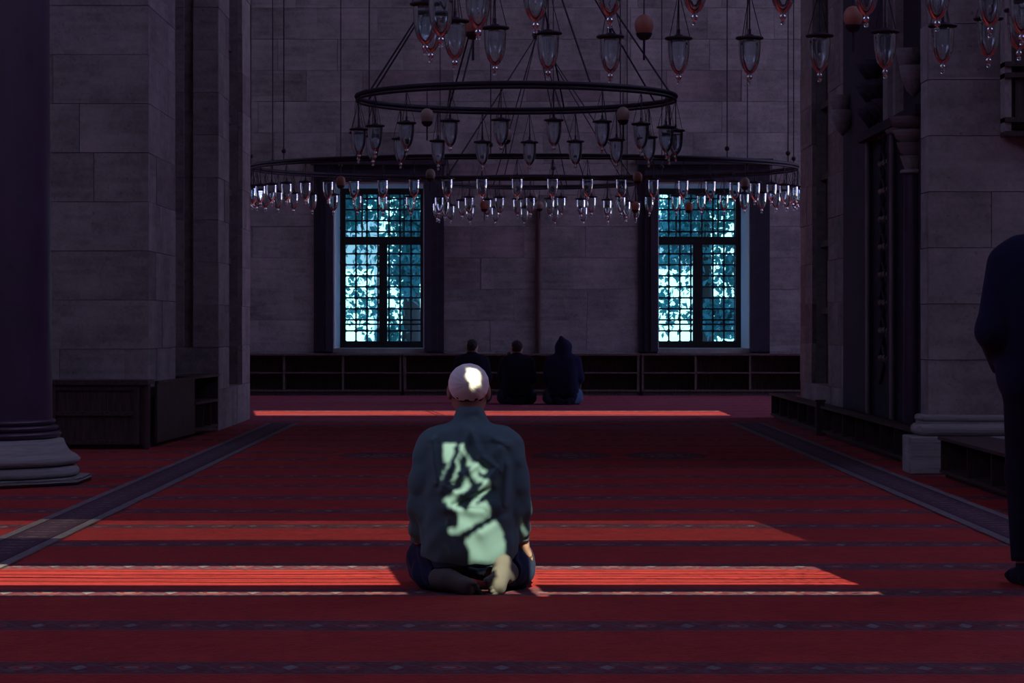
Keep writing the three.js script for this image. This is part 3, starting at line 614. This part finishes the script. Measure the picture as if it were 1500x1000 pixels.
const cloth = (r, g, b, o = {}) => new THREE.MeshPhysicalMaterial({ color: rgb(r, g, b), roughness: .92, specularIntensity: .25, sheen: .12, sheenRoughness: .6, sheenColor: rgb(.8, .8, .85), ...o });
const skinMat = new THREE.MeshPhysicalMaterial({ color: rgb(.36, .22, .17), roughness: .6, specularIntensity: .4 });
const hairMat = new THREE.MeshStandardMaterial({ color: rgb(.012, .009, .012), roughness: .9 });
const M2 = { shirt: cloth(.108, .19, .205), jeans: cloth(.016, .024, .06), navy: cloth(.014, .014, .045), black: cloth(.010, .008, .022), denim: cloth(.06, .11, .19), cap: cloth(.84, .82, .8, { roughness: .85 }), sock: cloth(.105, .1, .095) };

// figure from a pose; joints in metres, facing -z, ground at y = 0
function figure(label, pos, turn, P, mats, cell, opt = {}) {
  const o = thing('person', label, 'person', pos, turn, opt.group);
  const trunk = (e, top = 1) => P.trunk.slice(0, top ? undefined : 3).map(([c, hw, r]) => cap3([c[0] - Math.max(.001, hw), c[1], c[2]], [c[0] + Math.max(.001, hw), c[1], c[2]], r + e, r + e, .09));
  const limb = (j, r, e, k = .04) => j.slice(1).map((b, i) => cap3(j[i], b, r[i] + e, r[i + 1] + e, k));
  // clothing, upper
  const upper = [...trunk(.012), ...P.arms.flatMap((a) => limb(a.j, a.r, .014, .03))];
  const uf = caps(upper), nk = P.neck, cut = P.cuts ?? [];
  const collar = caps([cap3(mix3(nk.a, nk.b, .08), mix3(nk.a, nk.b, nk.collar ?? .5), nk.r + .02, nk.r + .012, .03)]);
  const hemY = P.hem, folds = P.folds ?? (() => 0), hood = P.hood ? caps(P.hood) : null;
  const ends = P.arms.map((a) => { const w = a.j[a.j.length - 1], q = a.j[a.j.length - 2]; return [w, nrm3(sub3(w, q))]; });
  const top = (x, y, z) => {
    let d = smin(uf(x, y, z), collar(x, y, z), .05) - folds(x, y, z);
    if (hood) d = smin(d, hood(x, y, z), .04);
    d = Math.max(d, (P.hemFn ? P.hemFn(x, z) : hemY) - y);
    for (const [w, v] of ends) { const t = (x - w[0]) * v[0] + (y - w[1]) * v[1] + (z - w[2]) * v[2], r = Math.hypot(x - w[0], y - w[1], z - w[2]); if (r < .09) d = Math.max(d, t - .012); }
    return d;
  };
  let [lo, hi] = bounds([...upper, ...(P.hood ?? []), cap3(nk.a, nk.b, nk.r + .03)], .05); lo[1] = Math.max(lo[1], hemY - .03);
  part(mats.upperName ?? 'shirt', nets(top, lo, hi, cell), mats.upper, o);
  // clothing, lower
  const lower = [...trunk(.004, 0), ...P.legs.flatMap((l) => limb(l.j, l.r, .012, l.k ?? .03))], lf = caps(lower), lfold = P.legFolds ?? (() => 0);
  const lends = P.legs.map((l) => { const w = l.j[l.j.length - 1], q = l.j[l.j.length - 2]; return [w, nrm3(sub3(w, q))]; });
  const bottom = (x, y, z) => { let d = Math.max(lf(x, y, z) - lfold(x, y, z), y - (hemY + .14), .004 - y); for (const [w, v] of lends) { const t = (x - w[0]) * v[0] + (y - w[1]) * v[1] + (z - w[2]) * v[2]; if (Math.hypot(x - w[0], y - w[1], z - w[2]) < .11) d = Math.max(d, t - .005); } return d; };
  [lo, hi] = bounds(lower, .025); hi[1] = Math.min(hi[1], hemY + .17); lo[1] = Math.max(lo[1], -.01);
  part('trousers', nets(bottom, lo, hi, cell), mats.lower, o);
  // body: one skin surface; trunk and limbs inside the clothes, head, hands and feet in finer grids
  const inner = [...trunk(-.02), ...P.arms.flatMap((a) => limb(a.j, a.r, -.006)), ...P.legs.flatMap((l) => limb(l.j, l.r, -.008)), cap3(nk.a, nk.b, nk.r * .96, nk.r * .9, .03)];
  const gs = []; [lo, hi] = bounds(inner, .03); gs.push(nets((x, y, z) => Math.max(caps(inner)(x, y, z), .006 - y), lo, hi, Math.max(cell, .012)));
  const hf0 = headField(P.head.c, P.head.yaw ?? 0, P.head.pitch ?? 0, P.head.s ?? 1), nf = caps([cap3(nk.a, nk.b, nk.r, nk.r * .93)]), hc = P.head.c;
  gs.push(nets((x, y, z) => smin(hf0(x, y, z), nf(x, y, z), .03), add3(hc, [-.14, -.19, -.16]), add3(hc, [.14, .14, .16]), opt.fine ?? .004));
  for (const h of P.hands) { const [l, m] = bounds(h, .012); gs.push(nets(caps(h), l, m, opt.fine ?? .0035)); }
  if (!opt.shoes) for (const h of P.feet) { const [l, m] = bounds(h, .012); gs.push(nets((x, y, z) => Math.max(caps(h)(x, y, z), .002 - y), l, m, opt.fine ?? .0045)); }
  part('body', merge(gs), mats.skin ?? skinMat, o);
  if (opt.shoes) for (const h of P.feet) { const [l, m] = bounds(h, .02); part(opt.shoes, nets((x, y, z) => Math.max(caps(h)(x, y, z) - (mats.feet ? .003 : .008), .001 - y), l, m, mats.feet ? .0045 : .008), mats.feet ?? M2.black, o); }
  // hair: shell of the skull above and behind
  if (mats.hair) {
    const c = hc, hp = P.head.hairY ?? -.03, s = P.head.s ?? 1, sk = ell(add3(c, [0, .014 * s, .012 * s]), P.head.flat ? [.0785 * s, .09 * s, .0985 * s] : [.088 * s, .103 * s, .11 * s]);
    const yw = P.head.yaw ?? 0, fx = -Math.sin(yw), fz = -Math.cos(yw);
    part('hair', nets((x, y, z) => { const f = (x - c[0]) * fx + (z - c[2]) * fz; return Math.max(sk(x, y, z) - .004 * Math.sin(x * 160) * Math.sin(y * 140 + z * 90), (c[1] + hp + Math.max(0, f + .03) * 1.1) - y, f - .075); }, add3(c, [-.13, -.13, -.14]), add3(c, [.13, .14, .14]), opt.fine ?? .004), hairMat, o);
  }
  return o;
}

// ---- kneeling man in the light: sits on his heels, back to the camera
{
  const X0 = -.132, D0 = 11.12;
  const lines = [   // folds of the shirt on the back: x, y from -> to, width, height
    [.005, .66, -.075, .50, .016, .010], [-.075, .50, -.11, .42, .016, .008], [.01, .655, .05, .555, .015, .011], [.05, .555, .115, .51, .017, .012], [.115, .51, .04, .42, .018, .013], [.03, .52, -.06, .465, .017, .010], [-.06, .465, -.10, .445, .014, .009],
    [-.10, .44, -.02, .395, .018, .011], [.04, .42, -.02, .395, .018, .010], [-.06, .36, .09, .425, .014, -.011], [-.09, .345, .05, .335, .022, .008], [.0, .36, .12, .35, .03, .007], [.13, .30, .05, .25, .025, .006], [.16, .6, .10, .63, .015, .008], [.13, .585, .125, .5, .014, .009], [-.15, .62, -.13, .45, .014, .008], [.155, .52, .145, .36, .016, .009]];
  const seg = (px, py, [x0, y0, x1, y1]) => { const dx = x1 - x0, dy = y1 - y0, t = Math.min(1, Math.max(0, ((px - x0) * dx + (py - y0) * dy) / (dx * dx + dy * dy))); return Math.hypot(px - x0 - dx * t, py - y0 - dy * t); };
  const folds = (x, y, z) => {
    let d = .0035 * Math.sin(y * 46 + x * 17 + 2 * Math.sin(x * 21)) * Math.sin(x * 31 - y * 13 + z * 20);
    if (z > -.02) { let up = 0, dn = 0; for (const l of lines) { const q = seg(x, y, l); if (q < l[4] * 2.6) { const v = 1.6 * l[5] * Math.exp(-(q * q) / (l[4] * l[4])); up = Math.max(up, v); dn = Math.min(dn, v); } } d += (up + dn) * Math.min(1, (z + .02) / .05); }
    if (Math.abs(x) > .17) d += .0035 * Math.sin(y * 38 + x * 60 * Math.sign(x) + 3 * Math.sin(z * 25 + y * 9)) * Math.min(1, (Math.abs(x) - .17) / .03);       // sleeves
    if (z > 0 && Math.abs(y - .605) < .006 && Math.abs(x) < .17) d -= .002;                                                 // yoke seam
    return d;
  };
  const P = {
    trunk: [[[0, .165, -.01], .065, .105], [[0, .235, .0], .06, .107], [[0, .33, .012], .055, .108], [[0, .43, .012], .065, .108], [[0, .53, -.002], .085, .095], [[0, .595, -.015], .105, .066]],
    arms: [-1, 1].map((s) => ({ j: [[s * .148, .588, -.01], [s * .184, .46, .005], [s * .19, .34, .0], [s * .188, .26, -.05], s > 0 ? [.2, .215, -.09] : [-.195, .205, -.125]], r: [.054, .047, .043, .039, .033] })),
    neck: { a: [0, .62, -.015], b: [.0, .745, -.045], r: .052, collar: .68 },
    head: { c: [-.003, .822, -.06], yaw: 0, pitch: .06, s: .97, flat: true, hairY: -.05 },
    hem: .125, hemFn: (x, z) => .135 - .02 * Math.cos(x * 9) + (z < 0 ? .05 : 0) + .004 * Math.sin(x * 60), folds,
    legs: [
      { j: [[-.085, .15, -.02], [-.155, .125, -.2], [-.19, .1, -.4], [-.185, .07, -.3], [-.165, .068, -.1], [-.12, .06, .04]], r: [.095, .085, .062, .058, .056, .036], k: .02 },
      { j: [[.085, .15, -.02], [.155, .125, -.2], [.19, .1, -.4], [.195, .072, -.3], [.19, .075, -.1], [.165, .08, .02]], r: [.095, .085, .062, .058, .06, .038], k: .02 }],
    legFolds: (x, y, z) => .004 * Math.sin(z * 60 + y * 50) * Math.sin(x * 40),
    hands: [handCaps([-.2, .195, -.14], [.12, -.22, -1], [0, 1, -.2], 1, .45), handCaps([.203, .205, -.095], [.42, -.62, -.62], [.9, .5, .1], -1, .4)],
    feet: [footCaps([-.12, .058, .05], [-.085, .062, .10], [.0, .03, .145], [.8, -.1, .25], [.2, -.6, .6]), footCaps([.155, .08, .03], [.135, .125, .085], [.118, .045, .135], [-.75, -.3, .35], [.5, .0, .8])],
  };
  const o = figure('kneeling man in sunlit grey-green shirt and white skullcap, back turned', [X0, 0, -D0], 0, P, { upper: M2.shirt, lower: M2.jeans, hair: true, upperName: 'shirt', feet: M2.sock }, .0062, { fine: .0038, shoes: 'sock' });
  // hem of the blue undershirt below the shirt
  const us = caps([cap3([-.068, .2, -.005], [.068, .2, -.005], .108, .108), cap3([-.068, .15, -.005], [.068, .15, -.005], .108, .108)]);
  part('undershirt_hem', nets((x, y, z) => Math.max(us(x, y, z), .098 + .012 * Math.cos(x * 10) - y, y - .17), [-.2, .07, -.14], [.2, .19, .14], .006), M2.denim, o);
  // white skullcap, set far back on the head
  const c = [-.003, .845, -.03], capF = ell(c, [.083, .083, .091]), capI = ell(c, [.074, .074, .082]);
  part('skullcap', nets((x, y, z) => { const q = (x - c[0]) * 0 + (y - c[1]) * .93 + (z - c[2]) * .42; return Math.max(capF(x, y, z) - .0012 * Math.sin(Math.atan2(x - c[0], y - c[1]) * 16) * .4, -capI(x, y, z), -q - .05); }, add3(c, [-.11, -.11, -.12]), add3(c, [.11, .11, .12]), .0032), M2.cap, o);
}
// ---- three people sitting by the racks at the back
function sitting(label, x, d, turn, h, mats, yaw, hooded, extra = {}) {
  const s = h / .87, q = (a) => a.map((v) => v * s);
  const P = {
    trunk: [[q([0, .16, 0]), .075 * s, .11 * s], [q([0, .25, .01]), .07 * s, .11 * s], [q([0, .36, .02]), .065 * s, .112 * s], [q([0, .46, .015]), .075 * s, .108 * s], [q([0, .55, 0]), .09 * s, .09 * s], [q([0, .60, -.01]), .105 * s, .06 * s]],
    arms: [-1, 1].map((k) => ({ j: extra.arm && k < 0 ? [q([k * .17, .585, 0]), q([k * .21, .4, -.06]), q([k * .13, .56, -.16])] : [q([k * .17, .585, 0]), q([k * .215, .36, .0]), q([k * .16, .22, -.16])], r: [.06 * s, .052 * s, .036 * s] })),
    neck: { a: q([0, .62, -.01]), b: q([0, .73, -.03]), r: .052 * s, collar: .55 },
    head: { c: q([0, .775, -.035]), yaw, pitch: 0, s: .97 * s, hairY: -.045 },
    hem: .07, legs: [-1, 1].map((k) => ({ j: [q([k * .09, .14, 0]), q([k * .17, .12, -.22]), q([k * .2, .08, -.38]), q([k * .18, .065, -.15]), q([k * .12, .05, .02])], r: [.1 * s, .085 * s, .06 * s, .055 * s, .036 * s], k: .03 })),
    hands: [-1, 1].map((k) => handCaps(extra.arm && k < 0 ? q([k * .13, .575, -.165]) : q([k * .16, .215, -.165]), extra.arm && k < 0 ? [.2, 1, .1] : [0, -.3, -1], extra.arm && k < 0 ? [0, .1, -1] : [0, 1, 0], -k, .6)),
    feet: [-1, 1].map((k) => footCaps(q([k * .11, .055, .03]), q([k * .09, .075, .08]), q([k * .04, .03, .13]), [-k * .5, -.2, .5], [0, .3, 1])),
    hood: hooded ? [cap3(q([0, .62, -.01]), q([0, .77, -.03]), .105 * s, .112 * s, .05), cap3(q([0, .78, -.02]), q([-.03, .90, .03]), .1 * s, .03 * s, .05)] : undefined,
  };
  return figure(label, [x, 0, -d], turn, P, mats, .014, { fine: .009, shoes: 'sock', group: 'people sitting at the back' });
}
const blackSet = { upper: M2.black, lower: M2.black, hair: true, upperName: 'jacket' };
sitting('dark haired person in black sitting before the rack, just beyond the white skullcap', -.41, 37.4, 0, .86, blackSet, -.9, false);
sitting('dark haired person in black with a hand raised to the chin', .205, 36.9, 0, .85, blackSet, -.7, false, { arm: true });
sitting('person in a dark hooded jacket and blue jeans kneeling before the rack', .83, 36.8, 0, .87, { upper: M2.navy, lower: M2.denim, upperName: 'hooded_jacket' }, 0, true);
// ---- standing man at the right
{
  const P = {
    trunk: [[[0, .86, 0], .09, .12], [[0, .97, 0], .085, .122], [[0, 1.08, .01], .085, .125], [[0, 1.2, .01], .095, .122], [[0, 1.31, 0], .11, .1], [[0, 1.37, -.01], .125, .07]],
    arms: [-1, 1].map((k) => ({ j: [[k * .185, 1.335, 0], [k * .245, 1.06, .03], [k * .17, .92, -.17]], r: [.07, .06, .042] })),
    neck: { a: [0, 1.4, -.02], b: [0, 1.52, -.05], r: .056, collar: .5 }, head: { c: [0, 1.585, -.065], pitch: -.1 }, hem: .71,
    legs: [-1, 1].map((k) => ({ j: [[k * .09, .86, 0], [k * .1, .47, -.01], [k * .1, .11, .02]], r: [.1, .075, .06] })),
    hands: [-1, 1].map((k) => handCaps([k * .16, .915, -.19], [-k * .7, -.05, -.5], [0, .2, -1], k, .7)),
    feet: [-1, 1].map((k) => footCaps([k * .1, .09, .02], [k * .1, .04, .06], [k * .115, .032, -.14], [k * .05, 0, -1], [0, 1, 0])),
  };
  figure('standing man in dark blue jacket and trousers beside the low right rack', [2.285, 0, -11.35], 0, P, { upper: M2.navy, lower: M2.black, hair: true, upperName: 'jacket' }, .012, { shoes: 'shoe', fine: .006 });
}

// ---------------------------------------------------------------- unseen leaf screen, added to cut the sunlight pattern on the kneeling man
{
  const px = (x, y, d) => [(x - 735) * d / FOCAL + (d - 11) * TAN_A, EYE - (y - 474) * d / FOCAL + (d - 11) * TAN_E];   // place of a light patch, followed along the sun to the plane z = -11
  const crop = (pts) => pts.map(([x, y]) => px(590 + x / 4.35, 600 + y / 4.35, 10.99));
  const lit = [
    crop([[262, 178], [345, 168], [335, 270], [308, 330], [268, 420], [230, 490], [252, 400], [285, 340], [250, 300]]),
    crop([[372, 165], [360, 260], [328, 330], [340, 370], [296, 490], [325, 495], [360, 400], [355, 330], [392, 260], [398, 200]]),
    crop([[385, 200], [440, 320], [552, 392], [525, 425], [475, 395], [485, 430], [565, 485], [450, 640], [390, 690], [450, 570], [510, 500], [445, 465], [420, 400]]),
    crop([[410, 430], [370, 500], [300, 556], [248, 585], [285, 645], [370, 695], [420, 685], [345, 612], [350, 585], [445, 510]]),
    crop([[350, 690], [525, 595], [575, 680], [375, 800], [280, 805], [285, 768], [340, 755]]),
    crop([[590, 705], [630, 740], [668, 830], [660, 890], [610, 965], [415, 975], [425, 915], [385, 830]]),
    crop([[640, 900], [690, 900], [700, 1010], [480, 1040], [480, 985], [600, 975]]),
    [[686, 529], [703, 533], [707, 550], [702, 566], [690, 568], [685, 556], [680, 548], [686, 541]].map(([x, y]) => px(x, y, 11.06)),
    [[728, 826], [757, 832], [762, 872], [715, 876], [722, 862]].map(([x, y]) => px(x, y, 11.0)),
    [[752, 786], [778, 792], [788, 822], [770, 806]].map(([x, y]) => px(x, y, 11.2)),
  ];
  const inside = (x, y, poly) => { let c = false; for (let i = 0, j = poly.length - 1; i < poly.length; j = i++) { const [a, b] = poly[i], [p, q] = poly[j]; if ((b > y) !== (q > y) && x < (p - a) * (y - b) / (q - b) + a) c = !c; } return c; };
  const t = thing('leaf_gobo', 'added leaf screen outside the rear wall, out of sight, shaped to pattern the sunlight', 'tree', [2.2, -.4, 6]);
  part('trunk', lathe([[.5, 0], [.4, 4], [.3, 9], [.12, 12.5]], 12), M.bark, t, 1.5, 0, 0);
  part('blocker_branch', rod(V(1.5, 8, 0), V(-1.4, 10.4, -1.6), .06, 8), M.bark, t);  // trunk and branch only go with the added light-blocking leaves
  const sp = [];
  for (let y = -.06; y < 1.12; y += .0095) for (let x = -.375; x < .135; x += .0095) {
    if (lit.some((p) => inside(x, y, p))) continue;
    for (let k = 0; k < 8; k++) {
      const zz = rr(3.0, 4.6), s = (zz + 11.0), v = V(x + rr(-.003, .003) + s * TAN_A, y + rr(-.003, .003) + s * TAN_E, zz);
      sp.push(v.sub(t.position));
    }
  }
  for (const [d, r] of [[11.53, .007], [11.6, .004], [11.69, .011], [11.8, .005], [11.88, .008], [12.02, .006], [12.12, .004]]) for (const [x0, x1] of [[-3.3, -.44], [.15, 1.6]]) {   // thin wandering twigs, added to streak the sunlight on the carpet
    const zz = 3.4, pts = [], ph = rr(0, 6); let w = 0;
    for (let x = x0; x <= x1 + .01; x += .13) { w += rr(-.009, .009); w *= .85; pts.push(V(x + (zz + d) * TAN_A, (zz + d) * TAN_E + w + .012 * Math.sin(x * 1.7 + ph), zz).sub(t.position)); }
    part('blocker_twig', new THREE.TubeGeometry(new THREE.CatmullRomCurve3(pts), pts.length * 3, r, 5), M.bark, t);
  }
  for (let i = 0; i < 420; i++) {                         // added leaves, denser to the right, that fade out the light there
    const q = Math.sqrt(rnd()), x = .85 + .75 * q, d = rr(10.95, 12.35), zz = rr(3, 4.5), s = zz + d;
    for (let k = 0; k < 2; k++) sp.push(V(x + s * TAN_A + rr(-.05, .05), s * TAN_E + rr(-.008, .008), zz).sub(t.position));
  }
  for (let i = 0; i < 120; i++) {                         // loose leaves added to break up the rest of the window's light
    const x = rr(-3.2, 1.6), d = rr(11.45, 12.3), zz = rr(3, 5), s = zz + d;
    if (x > -.45 && x < .16) continue;
    for (let k = 0; k < 3; k++) sp.push(V(x + s * TAN_A + rr(-.06, .06), s * TAN_E + rr(-.012, .012), zz).sub(t.position));
  }
  leaves('foliage', t, sp, .021, M.blockerLeaf);  // leaves that only block sun around the wanted light patches
}
renderer.render(scene, camera);
